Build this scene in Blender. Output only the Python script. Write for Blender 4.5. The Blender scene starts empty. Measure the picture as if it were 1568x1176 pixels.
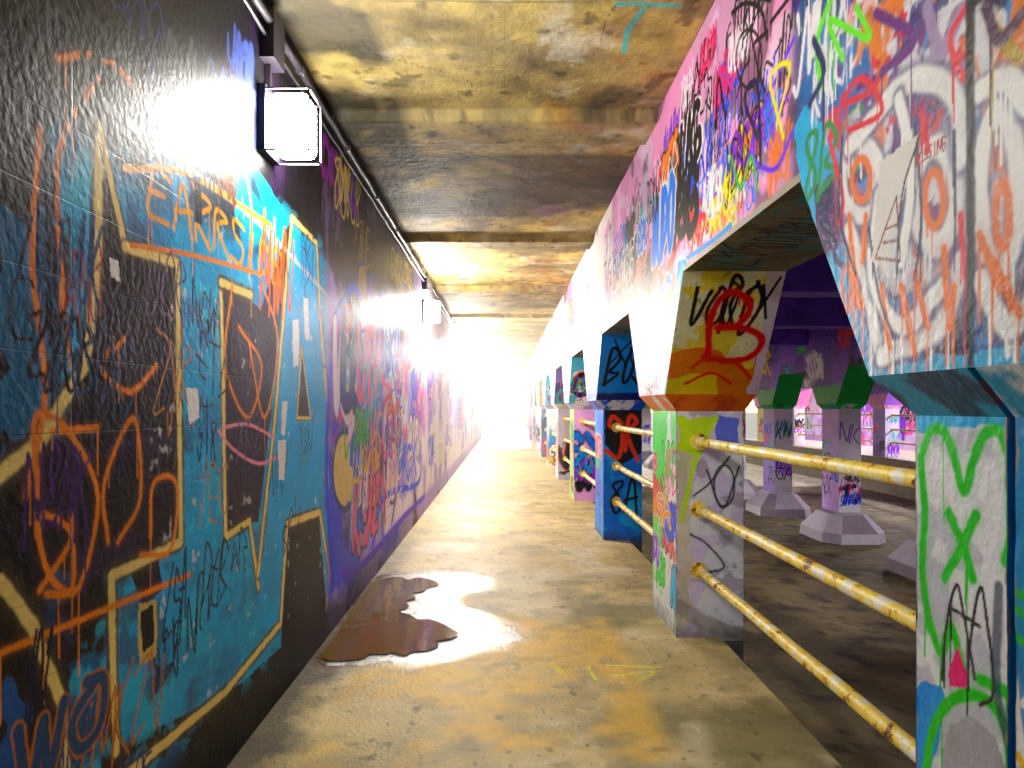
import bpy, math, random
import numpy as np
rng=np.random.RandomState(7); random.seed(7)
F=1045.0; EYE=1.5
XL=-1.16; XR=1.03; XR2=1.625; SX0=1.12; SX1=1.56
ZC=3.5; ZB=2.29; ZK=1.59; ZS=1.48
SP=3.3; Y0=1.51; YEND=34.0; YBACK=-3.0
ROAD=-1.1
COLS=[Y0+SP*k for k in range(-1,10)]
NB=1
scene=bpy.context.scene
def lin(c):
    c=np.array(c,float)
    return np.where(c<=0.04045,c/12.92,((c+0.055)/1.055)**2.4)
_g=rng.rand(64,256,256).astype(np.float32)
def vn(U,V,s,seed):
    g=_g[seed%64]; x=U/s+seed*7.3; y=V/s+seed*3.1
    xi=np.floor(x).astype(np.int32); yi=np.floor(y).astype(np.int32)
    fx=x-xi; fy=y-yi; fx=fx*fx*(3-2*fx); fy=fy*fy*(3-2*fy)
    x0=xi&255;x1=(xi+1)&255;y0=yi&255;y1=(yi+1)&255
    return (g[x0,y0]*(1-fx)+g[x1,y0]*fx)*(1-fy)+(g[x0,y1]*(1-fx)+g[x1,y1]*fx)*fy
def fbm(U,V,s,seed,o=4):
    t=0;w=0;a=1.0
    for i in range(o):
        t=t+a*vn(U,V,s/(2**i),seed+i*5); w+=a; a*=0.55
    return t/w
def cr(pts,n=5):
    p=[np.array(q,float) for q in pts]
    if len(p)<3: return np.array(p)
    p=[2*p[0]-p[1]]+p+[2*p[-1]-p[-2]]
    out=[]
    for i in range(1,len(p)-2):
        for t in np.linspace(0,1,n,endpoint=False):
            a,b,c,d=p[i-1:i+3]
            out.append(0.5*((2*b)+(-a+c)*t+(2*a-5*b+4*c-d)*t*t+(-a+3*b-3*c+d)*t**3))
    out.append(p[-2]); return np.array(out)
class Canvas:
    def __init__(s,U1,V,base,rough=0.45):
        s.u=np.array(U1); s.V=V; s.U=np.broadcast_to(s.u,V.shape)
        s.c=np.zeros(V.shape+(3,)); s.c[:]=lin(base); s.r=np.full(V.shape,rough)
    def win(s,pts,m):
        a=pts.min(0)-m; b=pts.max(0)+m
        c0=np.searchsorted(s.u,a[0]); c1=np.searchsorted(s.u,b[0])
        if c1<=c0: return None
        sub=s.V[:,c0:c1]; r=np.where(((sub>a[1])&(sub<b[1])).any(1))[0]
        if len(r)==0: return None
        return slice(r[0],r[-1]+1),slice(c0,c1)
    def stroke(s,pts,w,col,a=1.0,soft=0.25,smooth=True,over=0.0,drip=0,taper=False,rough=None):
        P=cr(pts) if smooth else np.array(pts,float)
        W=s.win(P,w*(0.6+soft+ (1.5 if over else 0)))
        if W is None: return
        U=s.U[W];V=s.V[W]; D=np.full(U.shape,1e9)
        for i in range(len(P)-1):
            x0,y0=P[i];dx,dy=P[i+1]-P[i]; L=dx*dx+dy*dy+1e-12
            t=np.clip(((U-x0)*dx+(V-y0)*dy)/L,0,1)
            D=np.minimum(D,(U-x0-t*dx)**2+(V-y0-t*dy)**2)
        D=np.sqrt(D); D=D+(vn(U,V,w*0.7,int(abs(P[0,0]*13))%50)-.5)*w*0.16
        sf=w*soft; k=np.clip((w/2-D)/sf+0.5,0,1)*a
        if over: k=np.maximum(k,over*np.clip(1-(D-w/2)/(w*1.3),0,1)**2*(0.4+0.6*vn(U,V,0.006,3)))
        k=k[...,None]; s.c[W]=s.c[W]*(1-k)+lin(col)*k
        for _ in range(drip):
            q=P[random.randrange(len(P))]; L=random.uniform(.05,.25)
            s.stroke([q,(q[0]+random.uniform(-.004,.004),q[1]-L)],min(.012,max(0.006,w*0.18)),col,a,smooth=False)
    def poly(s,pts,col,a=1.0,wob=0.01,var=0.0):
        P=np.array(pts,float); W=s.win(P,0.05)
        if W is None: return
        U=s.U[W]+(vn(s.U[W],s.V[W],.06,4)-.5)*wob*2; V=s.V[W]+(vn(s.U[W],s.V[W],.06,9)-.5)*wob*2
        ins=np.zeros(U.shape,bool); n=len(P)
        for i in range(n):
            x0,y0=P[i];x1,y1=P[(i+1)%n]
            if y0==y1: continue
            c=((y0>V)!=(y1>V))&(U<(x1-x0)*(V-y0)/(y1-y0)+x0); ins^=c
        k=(ins*a)[...,None]; cc=lin(col)*np.ones(U.shape+(3,))
        if var: cc=cc*(1-var/2+var*fbm(U,V,.15,11,3))[...,None]
        s.c[W]=s.c[W]*(1-k)+cc*k
    def blotch(s,col,sc,th,seed,a=1.0,edge=0.06,box=None,st=1.0):
        if box is not None:
            c0=np.searchsorted(s.u,box[0]); c1=np.searchsorted(s.u,box[1]); sl=(slice(None),slice(c0,c1))
            if c1<=c0: return
        else: sl=(slice(None),slice(None))
        U=s.U[sl];V=s.V[sl]
        N=fbm(U,V*st,sc,seed); k=np.clip((N-th)/edge,0,1)*a
        if box is not None:
            u0,u1,v0,v1=box; f=0.12
            k=k*np.clip((U-u0)/f,0,1)*np.clip((u1-U)/f,0,1)*np.clip((V-v0)/f,0,1)*np.clip((v1-V)/f,0,1)
        k=k[...,None]; s.c[sl]=s.c[sl]*(1-k)+lin(col)*k
    def text(s,t,u,v,w,h,col,wd,flip=False,out=None,ow=1.6,rot=0,drip=0,over=0.0,a=1.0,jit=.08,soft=.25):
        n=len(t); lw=w/n; st=[]
        for i,ch in enumerate(t):
            for pl in FONT.get(ch,FONT['O']):
                q=[]
                for (x,y) in pl:
                    X=(i+0.08+x*0.84+random.uniform(-jit,jit))*lw+y*h*0.12; Y=(y+random.uniform(-jit,jit))*h
                    Y+=X*math.tan(rot)
                    q.append((u+(-X if flip else X),v+Y))
                st.append(q)
        if out is not None:
            for q in st: s.stroke(q,wd*ow,out,a,soft=.12,drip=drip)
            for q in st: s.stroke(q,wd,col,a,soft=.12)
        else:
            for q in st: s.stroke(q,wd,col,a,drip=drip,over=over,soft=soft)
FONT={'A':[[(0,0),(.45,1),(1,0)],[(.1,.35),(.9,.45)]],'B':[[(0,0),(.05,1),(.75,.85),(.2,.52),(.95,.25),(0,0)]],
'C':[[(.9,.8),(.45,1),(0,.5),(.4,0),(.95,.2)]],'D':[[(0,0),(.1,1),(.8,.8),(.9,.3),(0,0)]],'E':[[(.9,.95),(.15,.95),(0,.5),(.1,.02),(.95,.05)],[(0,.5),(.75,.55)]],
'K':[[(0,0),(.05,1)],[(.9,1),(.1,.45),(1,-.1)]],'M':[[(0,0),(.1,1),(.5,.3),(.9,1),(1,0)]],'N':[[(0,0),(.05,1),(.9,.05),(1,1)]],
'O':[[(.5,1),(.05,.6),(.3,0),(.85,.2),(.9,.8),(.4,1)]],'R':[[(0,0),(.05,1),(.8,.85),(.15,.5),(1,-.05)]],'S':[[(.9,.9),(.2,.95),(.15,.6),(.85,.4),(.7,.02),(0,.1)]],
'T':[[(0,.95),(1,1)],[(.5,1),(.45,0)]],'U':[[(0,1),(.1,.1),(.8,.05),(1,1)]],'V':[[(0,1),(.5,0),(1,1)]],'X':[[(0,1),(1,0)],[(1,1),(0,0)]],
'Z':[[(0,.95),(1,1),(.05,.02),(1,.1)]],'Y':[[(0,1),(.5,.5)],[(1,1),(.4,-.2),(-.1,-.1)]],'W':[[(0,1),(.25,0),(.5,.8),(.75,0),(1,1)]],'G':[[(.9,.8),(.4,1),(0,.5),(.45,0),(1,.15),(.9,.5),(.5,.45)]],
'I':[[(.5,0),(.5,1)]],'8':[[(.5,.5),(.1,.8),(.6,1),(.8,.75),(.2,.3),(.4,0),(.9,.2),(.5,.5)]]}
LET='ABCDEKMNORSTUVXZYWG8'
def rtext(n=None): return ''.join(random.choice(LET) for _ in range(n or random.randint(3,6)))
PAL=[(.95,.1,.2),(.02,.45,.95),(1,.78,.05),(.55,.15,.85),(1,.35,.65),(.05,.75,.25),(1,.45,.03),(.0,.7,.85),(.97,.97,.97),(.03,.03,.05),(.03,.03,.05),(.15,.1,.6)]
def scatter(cv,n,box,size=(.15,.5),pal=PAL,flip=False,outl=0.35,wd=(.012,.03)):
    u0,u1,v0,v1=box
    for _ in range(n):
        h=random.uniform(*size); w=h*random.uniform(1.2,2.4); u=random.uniform(u0,u1-(0 if flip else w*.7)); v=random.uniform(v0,max(v0,v1-h)); c=random.choice(pal)
        if flip: u=u+w*0.5
        if random.random()<outl:
            o=random.choice([(.02,.02,.04),(.02,.02,.04),(.95,.95,.95),random.choice(pal)])
            cv.text(rtext(random.randint(2,4)),u,v,w,h,c,h*.2,flip,out=o,ow=1.45,drip=random.randint(0,1))
        else:
            cv.text(rtext(),u,v,w,h,c,random.uniform(*wd),flip,rot=random.uniform(-.2,.2),drip=random.randint(0,1),over=.15,jit=.14)
# ---------- builder
class Builder:
    def __init__(s): s.v=[];s.f=[];s.c=[];s.n=0
    def grid(s,P,C,R,flip=False):
        H,W=P.shape[:2]; i=np.arange(H*W).reshape(H,W)+s.n
        q=np.stack([i[:-1,:-1],i[:-1,1:],i[1:,1:],i[1:,:-1]],-1).reshape(-1,4)
        if flip: q=q[:,::-1]
        s.v.append(P.reshape(-1,3)); s.f.append(q); s.c.append(np.concatenate([C.reshape(-1,3),R.reshape(-1,1)],1)); s.n+=H*W
    def quad(s,a,b,c,d,col,rough=.6,n=2,m=2,var=0.25):
        a,b,c,d=[np.array(x,float) for x in (a,b,c,d)]
        t=np.linspace(0,1,n)[None,:,None]; r=np.linspace(0,1,m)[:,None,None]
        P=(a*(1-t)+b*t)*(1-r)+(d*(1-t)+c*t)*r
        C=np.ones(P.shape)*lin(col); s.grid(P,C,np.full(P.shape[:2],rough))
    def box(s,x0,x1,y0,y1,z0,z1,col,rough=.6):
        p=lambda x,y,z:(x,y,z)
        s.quad(p(x0,y0,z0),p(x1,y0,z0),p(x1,y0,z1),p(x0,y0,z1),col,rough)
        s.quad(p(x1,y1,z0),p(x0,y1,z0),p(x0,y1,z1),p(x1,y1,z1),col,rough)
        s.quad(p(x0,y1,z0),p(x0,y0,z0),p(x0,y0,z1),p(x0,y1,z1),col,rough)
        s.quad(p(x1,y0,z0),p(x1,y1,z0),p(x1,y1,z1),p(x1,y0,z1),col,rough)
        s.quad(p(x0,y0,z1),p(x1,y0,z1),p(x1,y1,z1),p(x0,y1,z1),col,rough)
        s.quad(p(x0,y1,z0),p(x1,y1,z0),p(x1,y0,z0),p(x0,y0,z0),col,rough)
    def make(s,name,mat,smooth=False):
        v=np.concatenate(s.v); f=np.concatenate(s.f); c=np.concatenate(s.c)
        me=bpy.data.meshes.new(name); me.vertices.add(len(v)); me.vertices.foreach_set('co',v.astype(np.float32).ravel())
        me.loops.add(len(f)*4); me.loops.foreach_set('vertex_index',f.astype(np.int32).ravel())
        me.polygons.add(len(f)); me.polygons.foreach_set('loop_start',np.arange(0,len(f)*4,4,dtype=np.int32))
        try: me.polygons.foreach_set('loop_total',np.full(len(f),4,dtype=np.int32))
        except Exception: pass
        me.update(calc_edges=True)
        at=me.color_attributes.new('Col','FLOAT_COLOR','POINT'); at.data.foreach_set('color',c.astype(np.float32).ravel())
        me.materials.append(mat); ob=bpy.data.objects.new(name,me); scene.collection.objects.link(ob); return ob
# ---------- materials
def paint_mat(name,axes='YZ',grime=.35,gscale=3.0,bump=.25,fine=60,joint=None,jstr=.4,jdark=.55,spec=.5,bdist=.01):
    m=bpy.data.materials.new(name); m.use_nodes=True; N=m.node_tree.nodes; L=m.node_tree.links
    b=N['Principled BSDF']; at=N.new('ShaderNodeVertexColor'); at.layer_name='Col'
    tc=N.new('ShaderNodeTexCoord')
    n1=N.new('ShaderNodeTexNoise'); n1.inputs['Scale'].default_value=gscale; n1.inputs['Detail'].default_value=5; n1.inputs['Roughness'].default_value=.68
    L.new(tc.outputs['Object'],n1.inputs['Vector'])
    mr=N.new('ShaderNodeMapRange'); mr.inputs[1].default_value=.35; mr.inputs[2].default_value=.56; mr.inputs[3].default_value=1-grime; mr.inputs[4].default_value=1.0
    L.new(n1.outputs[0],mr.inputs[0])
    vm=N.new('ShaderNodeVectorMath'); vm.operation='SCALE'; L.new(at.outputs['Color'],vm.inputs[0]); L.new(mr.outputs[0],vm.inputs['Scale'])
    last=vm.outputs[0]
    n2=N.new('ShaderNodeTexNoise'); n2.inputs['Scale'].default_value=fine; n2.inputs['Detail'].default_value=2; L.new(tc.outputs['Object'],n2.inputs['Vector'])
    h=n2.outputs[0]
    if joint:
        sp=N.new('ShaderNodeSeparateXYZ'); L.new(tc.outputs['Object'],sp.inputs[0]); cb=N.new('ShaderNodeCombineXYZ')
        L.new(sp.outputs[axes[0]],cb.inputs[0]); L.new(sp.outputs[axes[1]],cb.inputs[1])
        br=N.new('ShaderNodeTexBrick'); L.new(cb.outputs[0],br.inputs['Vector']); br.inputs['Scale'].default_value=1
        br.inputs['Brick Width'].default_value=joint[0]; br.inputs['Row Height'].default_value=joint[1]; br.inputs['Mortar Size'].default_value=joint[2]; br.inputs['Mortar Smooth'].default_value=.4
        s_=N.new('ShaderNodeMath'); s_.operation='MULTIPLY_ADD'; L.new(br.outputs['Fac'],s_.inputs[0]); s_.inputs[1].default_value=-jstr*4; L.new(n2.outputs[0],s_.inputs[2]); h=s_.outputs[0]
        mm=N.new('ShaderNodeMapRange'); mm.inputs[3].default_value=1; mm.inputs[4].default_value=jdark; L.new(br.outputs['Fac'],mm.inputs[0])
        v2=N.new('ShaderNodeVectorMath'); v2.operation='SCALE'; L.new(last,v2.inputs[0]); L.new(mm.outputs[0],v2.inputs['Scale']); last=v2.outputs[0]
    bp=N.new('ShaderNodeBump'); bp.inputs['Strength'].default_value=bump; bp.inputs['Distance'].default_value=bdist; L.new(h,bp.inputs['Height'])
    L.new(last,b.inputs['Base Color']); L.new(bp.outputs[0],b.inputs['Normal'])
    mr2=N.new('ShaderNodeMath'); mr2.operation='MULTIPLY_ADD'; L.new(n1.outputs[0],mr2.inputs[0]); mr2.inputs[1].default_value=.25
    ad=N.new('ShaderNodeMath'); ad.operation='SUBTRACT'; L.new(at.outputs['Alpha'],ad.inputs[0]); ad.inputs[1].default_value=.12; L.new(ad.outputs[0],mr2.inputs[2])
    mr2.use_clamp=True; L.new(mr2.outputs[0],b.inputs['Roughness']); b.inputs['Specular IOR Level'].default_value=spec
    return m
def simple(name,col,rough=.5,metal=0,em=None,es=0):
    m=bpy.data.materials.new(name); m.use_nodes=True; N=m.node_tree.nodes; L=m.node_tree.links; b=N['Principled BSDF']
    n=N.new('ShaderNodeTexNoise'); n.inputs['Scale'].default_value=14; n.inputs['Detail'].default_value=4
    tc=N.new('ShaderNodeTexCoord'); L.new(tc.outputs['Object'],n.inputs['Vector'])
    r=N.new('ShaderNodeValToRGB'); c=lin(col); r.color_ramp.elements[0].position=.35; r.color_ramp.elements[1].position=.62
    r.color_ramp.elements[0].color=(*(c*.55),1); r.color_ramp.elements[1].color=(*c,1)
    L.new(n.outputs[0],r.inputs[0]); L.new(r.outputs[0],b.inputs['Base Color'])
    b.inputs['Roughness'].default_value=rough; b.inputs['Metallic'].default_value=metal
    if em is not None: b.inputs['Emission Color'].default_value=(*em,1); b.inputs['Emission Strength'].default_value=es
    return m
M_wall=paint_mat('wall_paint','YZ',.2,3,.22,38,(1.83,.205,.003),.25,.82,.16)
M_conc=paint_mat('painted_concrete','YZ',.15,4,.35,40,spec=.3)
M_ceil=paint_mat('ceiling_concrete','YX',.40,2.6,.5,22,(40.,.145,.0015),.1,.85,.2,.02)
M_floor=paint_mat('floor_concrete','YX',.28,3.5,.35,45)
M_road=paint_mat('road_asphalt','YX',.45,1.5,.6,30)
M_steel=simple('galvanised_conduit',(.2,.19,.22),.5,.3)
M_dark=simple('dark_housing',(.12,.1,.14),.4,.3)
m=bpy.data.materials.new('chipped_yellow_paint'); m.use_nodes=True; N=m.node_tree.nodes; L=m.node_tree.links; b=N['Principled BSDF']
tc=N.new('ShaderNodeTexCoord'); n=N.new('ShaderNodeTexNoise'); n.inputs['Scale'].default_value=11; n.inputs['Detail'].default_value=8; n.inputs['Roughness'].default_value=.75; L.new(tc.outputs['Object'],n.inputs['Vector'])
r=N.new('ShaderNodeValToRGB'); e=r.color_ramp.elements; e[0].position=.35; e[0].color=(*lin((.30,.17,.08)),1); e[1].position=.43; e[1].color=(*lin((1,.82,.08)),1)
x=e.new(.40); x.color=(*lin((.55,.36,.12)),1)
x=e.new(.52); x.color=(*lin((1,.9,.4)),1); x=e.new(.57); x.color=(*lin((.97,.95,.88)),1)
L.new(n.outputs[0],r.inputs[0]); L.new(r.outputs[0],b.inputs['Base Color']); b.inputs['Roughness'].default_value=.45
bp=N.new('ShaderNodeBump'); bp.inputs['Strength'].default_value=.6; bp.inputs['Distance'].default_value=.005; L.new(n.outputs[0],bp.inputs['Height']); L.new(bp.outputs[0],b.inputs['Normal'])
M_rail=m
# ---------- survey helpers (photo measurement -> place on a real plane)
def side(c): return lambda px,py:(F*abs(c)/abs(px-773.),EYE-(py-625.)*abs(c)/abs(px-773.))
def frnt(d): return lambda px,py:((px-773.)*d/F,EYE-(py-625.)*d/F)
def horiz(z): return lambda px,py:(F*(EYE-z)/(py-625.),(px-773.)*(EYE-z)/(py-625.))
def M(f,L): return [f(*p) for p in L]
def ell(cx,cy,rx,ry,a0=0,a1=6.3,n=12): return [(cx+rx*math.cos(a),cy+ry*math.sin(a)) for a in np.linspace(a0,a1,n)]
BKk=(.03,.02,.05)
# ================= LEFT WALL
u=np.concatenate([np.linspace(YBACK,1.25,40),np.geomspace(1.3,14,1000),np.geomspace(14.05,YEND,120)])
v=np.linspace(0,ZC,640); V=np.repeat(v[:,None],len(u),1)
cv=Canvas(u,V,(.04,.03,.055),.46); S=side(XL)
W=lambda L:M(S,L)
cv.blotch((.10,.05,.14),.5,.5,2,.8); cv.blotch((.02,.02,.03),.3,.52,6,.8)
BLUE=(.0,.70,.95); CREAM=(1,.90,.52); DK=(.07,.03,.11); OR=(1.0,.56,.03)
cv.poly(W([(60,120),(250,175),(395,262),(440,330),(500,400),(508,600),(515,700),(528,900),(440,985),(345,1065),(185,1140),(165,880),(60,820),(90,600),(110,420)]),BLUE,1,.01,.5)
cv.poly(W([(2,300),(70,340),(95,480),(60,640),(2,690)]),(.0,.48,.70),.85,.05,.6)
cv.poly(W([(2,1030),(40,1060),(50,1176),(2,1176)]),(.03,.4,.75),.8,.03,.5)
cv.blotch((.0,.52,.80),.2,.55,8,.6,box=(1.7,4.8,.2,2.6))
cv.blotch((.10,.84,1.0),.12,.62,18,.6,box=(1.7,4.8,.2,2.6))
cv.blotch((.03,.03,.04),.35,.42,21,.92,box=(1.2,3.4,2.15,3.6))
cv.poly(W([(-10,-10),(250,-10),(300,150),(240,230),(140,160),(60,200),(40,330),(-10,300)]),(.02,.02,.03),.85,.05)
for P,c in [([(150,190),(190,375),(272,403),(277,830),(168,882),(60,870),(45,760),(100,640),(135,560),(152,400)],DK),
 ([(340,435),(400,470),(445,335),(432,470),(412,660),(395,800),(380,800),(345,822)],(.15,.07,.22)),
 ([(440,800),(492,782),(512,930),(478,960),(430,1010),(432,950)],(.10,.08,.10)),
 ([(195,870),(240,850),(250,900),(215,930)],DK)]:
    cv.poly(W(P),c,1,.008,.8)
cv.blotch((.22,.13,.32),.16,.60,43,.6,box=(1.7,2.6,.3,2.2))
cv.poly(W([(448,335),(485,372),(492,470),(502,640),(524,890),(500,930),(488,785),(440,800),(430,950),(396,965),(395,850),(420,640)]),(.0,.72,1),1,.006,.4)
cv.poly(W([(462,540),(474,640),(455,640)]),DK)
cv.blotch((1,1,1),.07,.74,46,.5,box=(2,4.6,.3,2.6))
for P,w in [([(152,190),(150,300),(150,420),(130,560),(60,680),(-10,735)],.04),([(150,190),(192,378)],.028),([(192,378),(272,403),(277,830),(170,882),(172,1010),(178,1150)],.034),
 ([(338,432),(342,600),(345,822),(382,798),(396,900)],.032),([(338,432),(385,452)],.036),([(395,880),(420,650),(447,333),(485,372),(490,480),(503,650),(524,900)],.036),
 ([(440,802),(490,784),(505,880),(500,930)],.042),([(440,802),(430,955),(345,1060),(190,1190)],.036),([(0,890),(50,960),(95,1080),(100,1180)],.036),([(462,530),(476,640),(455,640),(462,530)],.018)]:
    cv.stroke(W(P),w*1.7,(.03,.02,.04),.95,smooth=False); cv.stroke(W(P),w,CREAM,1,smooth=False,over=.12)
cv.stroke(W([(160,160),(250,230),(400,345),(520,470),(600,540)]),.03,(.85,.85,.9),.7)
cv.stroke(W([(495,560),(560,590),(640,600)]),.02,(.1,.2,.8),.8)
for P in [[(60,905),(110,820),(60,790),(75,880),(120,900),(150,760),(105,660),(55,640),(60,760)],[(165,830),(160,740),(205,640),(215,760),(180,830)],[(230,820),(235,740),(270,740),(262,840),(215,850)],
 [(0,1000),(120,950),(290,880)],[(80,660),(150,655)],[(150,120),(90,230),(95,420),(110,560)],[(190,520),(155,560),(200,600),(240,560)],[(60,200),(50,400),(70,600),(40,760)],
 [(355,440),(345,560),(380,640),(400,560),(365,500)],[(400,430),(425,520),(405,640),(380,520)],[(80,90),(170,95),(260,210),(300,290)],[(110,790),(110,900),(70,910)],[(370,235),(385,320),(380,420)]]:
    cv.stroke(W(P),.019,OR,1,over=.2,drip=2)
cv.text('EARRSIDE',*S(222,322),1.35,.17,(1,.68,.05),.02,drip=1); cv.text('MWN',*S(395,470),.5,.45,(1,.42,.05),.022,drip=1)
cv.stroke(W([(190,258),(290,268),(415,345)]),.024,(1,.72,.1),1); cv.stroke(W([(200,375),(300,392),(400,420)]),.018,OR,1)
for P in [[(335,660),(360,690),(400,710),(440,690)],[(340,655),(380,650),(420,670)]]: cv.stroke(W(P),.016,(1,.6,.7))
random.seed(3)
for (px,py,w,h) in [(290,490,.22,.16),(300,570,.3,.16),(335,900,.3,.18),(285,1000,.22,.2),(300,700,.16,.2),(415,760,.25,.2),(430,860,.3,.2),(250,990,.16,.25),(20,420,.16,.25),(20,540,.2,.25),(455,720,.3,.2),(230,1080,.2,.15),(460,430,.3,.3),(30,1120,.1,.2),(310,930,.2,.2)]:
    q=S(px,py); cv.text(rtext(3),q[0],q[1],w,h,(.0,.08,.22),.011,jit=.25,rot=random.uniform(-.3,.3))
for (px,py,w,h) in [(230,640,.3,.3),(300,800,.3,.2),(100,480,.16,.2),(360,700,.3,.2),(220,480,.3,.2)]:
    q=S(px,py); cv.text(rtext(3),q[0],q[1],w,h,random.choice([(.4,.3,.5),(.7,.2,.3),(.8,.5,.2)]),.009,jit=.2)
for P in [[(285,595),(303,597),(306,640),(290,650)],[(168,393),(182,398),(183,430),(170,425)],[(448,490),(458,488),(458,560),(449,562)],[(425,675),(438,675),(436,735),(427,735)],[(465,455),(472,458),(474,520),(467,520)],[(432,615),(440,615),(436,668),(430,665)]]:
    cv.poly(W(P),(.97,.98,1),1,.004)
cv.poly(W([(210,925),(238,918),(240,1000),(214,1018)]),(.85,.75,.4)); cv.poly(W([(215,932),(233,927),(235,985),(217,1000)]),(.06,.05,.08))
cv.poly(W([(296,270),(306,272),(308,345),(298,340)]),(.04,.04,.05))
def zone(u0,u1,v0,v1,c,a,seed,th=.42): cv.blotch(c,.6,th,seed,a,.1,box=(u0,u1,v0,v1))
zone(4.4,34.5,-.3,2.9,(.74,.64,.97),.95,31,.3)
zone(4.4,7.0,.4,2.5,(.42,.12,.62),.8,32,.46); zone(4.3,8,0,1.6,(.08,.20,.98),.9,33,.46); zone(4.5,9,.9,2.4,(1,.2,.5),.85,34,.52); zone(4.4,7,.3,2.3,(.04,.03,.12),.8,39,.58)
zone(6.5,34.5,.2,3.0,(.98,.95,1),.97,35,.36); zone(4.4,7.5,2.45,3.6,(.06,.03,.10),.97,36,.15); zone(4.4,6,2.2,2.8,(.08,.04,.14),.9,38,.45); zone(7.3,12,2.7,3.6,(.3,.24,.36),.8,36,.35); zone(9.5,34.5,2.5,3.6,(.9,.86,.95),.95,37,.25)  # pale paint, whitened further along so the colour carries the far glow
for (px,py,rx,ry,c) in [(528,720,18,60,(1,.88,.4)),(572,730,12,50,(1,.78,.25)),(600,720,10,50,(1,.95,.88)),(530,520,22,60,(.98,.12,.4)),(555,440,8,40,(.7,.6,.15))]:
    pts=[(px+rx*math.cos(t),py+ry*math.sin(t)) for t in np.linspace(0,6.28,14)[:-1]]
    cv.poly(W(pts),c,.9,.04,.3); cv.stroke(W(pts+[pts[0]]),.05,(.05,.08,.6),.95)
for P,c in [([(510,900),(500,700),(515,500),(545,440),(560,520),(550,700),(560,800)],(.08,.18,1)),([(560,820),(575,640),(600,560),(612,700),(600,800)],(.35,.05,.75)),([(520,640),(560,560),(600,600)],(1,.2,.5)),([(570,840),(590,760),(640,740),(645,700)],(.0,.3,1)),([(525,880),(560,860),(620,790),(650,760)],(.35,.1,.95)),([(540,820),(545,640),(570,560)],(1,.97,1)),([(590,800),(585,640),(600,600)],(.9,.05,.2))]:
    cv.stroke(W(P),.08,c,.95,over=.2)
random.seed(11)
scatter(cv,38,(4.5,8,.4,2.6),(.2,.6),PAL+[(.97,.93,1),(1,.6,.85),(.6,.5,1)],outl=.5,wd=(.014,.035)); scatter(cv,40,(7.5,20,.3,2.8),(.3,.7),[(.97,.95,.97),(1,.7,.9),(.7,.7,1),(1,.97,.7),(.8,.4,.85),(.4,.4,.95),(1,.4,.45)],wd=(.02,.05))
scatter(cv,14,(4.2,9,2.4,3.3),(.15,.35),[(.7,.6,.12),(.4,.3,.5),(.5,.12,.55),(.8,.75,.3)],outl=.1)
scatter(cv,10,(1.6,3.2,2.3,3.2),(.12,.3),[(.2,.25,.25),(.5,.3,.1),(.15,.2,.4)],outl=0)
scatter(cv,8,(1.55,2.2,.2,2.3),(.12,.3),[(.1,.3,.5),(.8,.45,.05),(.3,.12,.45),(.02,.02,.03)],outl=.1,wd=(.008,.014))
cv.stroke(W([(540,270),(545,330),(535,300)]),.08,(.45,.1,.75),.9)
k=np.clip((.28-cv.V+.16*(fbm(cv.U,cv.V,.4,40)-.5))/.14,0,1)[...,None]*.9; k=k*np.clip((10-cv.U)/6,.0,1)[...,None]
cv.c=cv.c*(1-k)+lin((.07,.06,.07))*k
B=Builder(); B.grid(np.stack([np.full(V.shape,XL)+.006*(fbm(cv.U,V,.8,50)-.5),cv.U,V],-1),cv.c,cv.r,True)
B.box(XL-.5,XL-.02,YBACK,YEND,ROAD,ZC,(.4,.38,.35)); B.make('graffiti_wall',M_wall)

# ================= MAIN COLUMN/BEAM ROW
HB=.87; HK=.42; HS=.35
def zlow(y,cols):
    z=np.full(y.shape,ZB)
    for c in cols:
        d=np.abs(y-c); z=np.where(d<HB,np.minimum(z,np.where(d<HK,ZK,ZK+(ZB-ZK)*(d-HK)/(HB-HK))),z)
    return z
def knots(cols): return np.array([c+s*h for c in cols for h in (HB,HK) for s in (-1,1)])
kn=knots(COLS)
u=np.unique(np.round(np.concatenate([np.linspace(YBACK,1.05,60),np.geomspace(1.1,12,800),np.geomspace(12.05,YEND,150),kn]),4)); u=u[(u>=YBACK)&(u<=YEND)]
t=np.linspace(0,1,360)[:,None]; zl=zlow(u,COLS)[None]; V=zl+t*(ZC-zl)
cb=Canvas(u,V,(.88,.62,.80),.42); S=side(XR); W=lambda L:M(S,L); T=cb
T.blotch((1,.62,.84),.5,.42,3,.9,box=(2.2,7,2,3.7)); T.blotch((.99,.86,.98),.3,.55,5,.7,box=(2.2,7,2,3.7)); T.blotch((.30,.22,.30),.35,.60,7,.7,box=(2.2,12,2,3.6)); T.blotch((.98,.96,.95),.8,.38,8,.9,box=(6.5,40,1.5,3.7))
NEAR=[(.10,.06,.34),(.0,.42,.85),(.0,.62,.95),(.45,.0,.5),(.95,.0,.15),(1,.42,.0),(.02,.02,.05),(.97,.97,1),(.97,.97,1),(.05,.6,.3)]
T.blotch((.08,.06,.30),.4,.2,9,1,box=(-12,2.5,1.5,3.7)); T.blotch((.0,.45,.78),.3,.47,10,.95,box=(-12,2.45,1.5,3.7)); T.blotch((.45,.02,.5),.2,.55,12,.9,box=(-12,2.45,2.1,3.7)); T.blotch((.95,.0,.15),.15,.60,13,.9,box=(-12,2.4,2.0,3.2))
T.poly(W([(1216,195),(1236,160),(1300,250),(1300,380),(1345,560),(1520,535),(1568,530),(1568,600),(1330,600),(1225,270)]),(.0,.72,.95),1,.01,.4)
random.seed(77)
scatter(T,46,(1.2,2.2,1.75,3.2),(.1,.26),NEAR,True,.6,(.014,.026))
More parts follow.
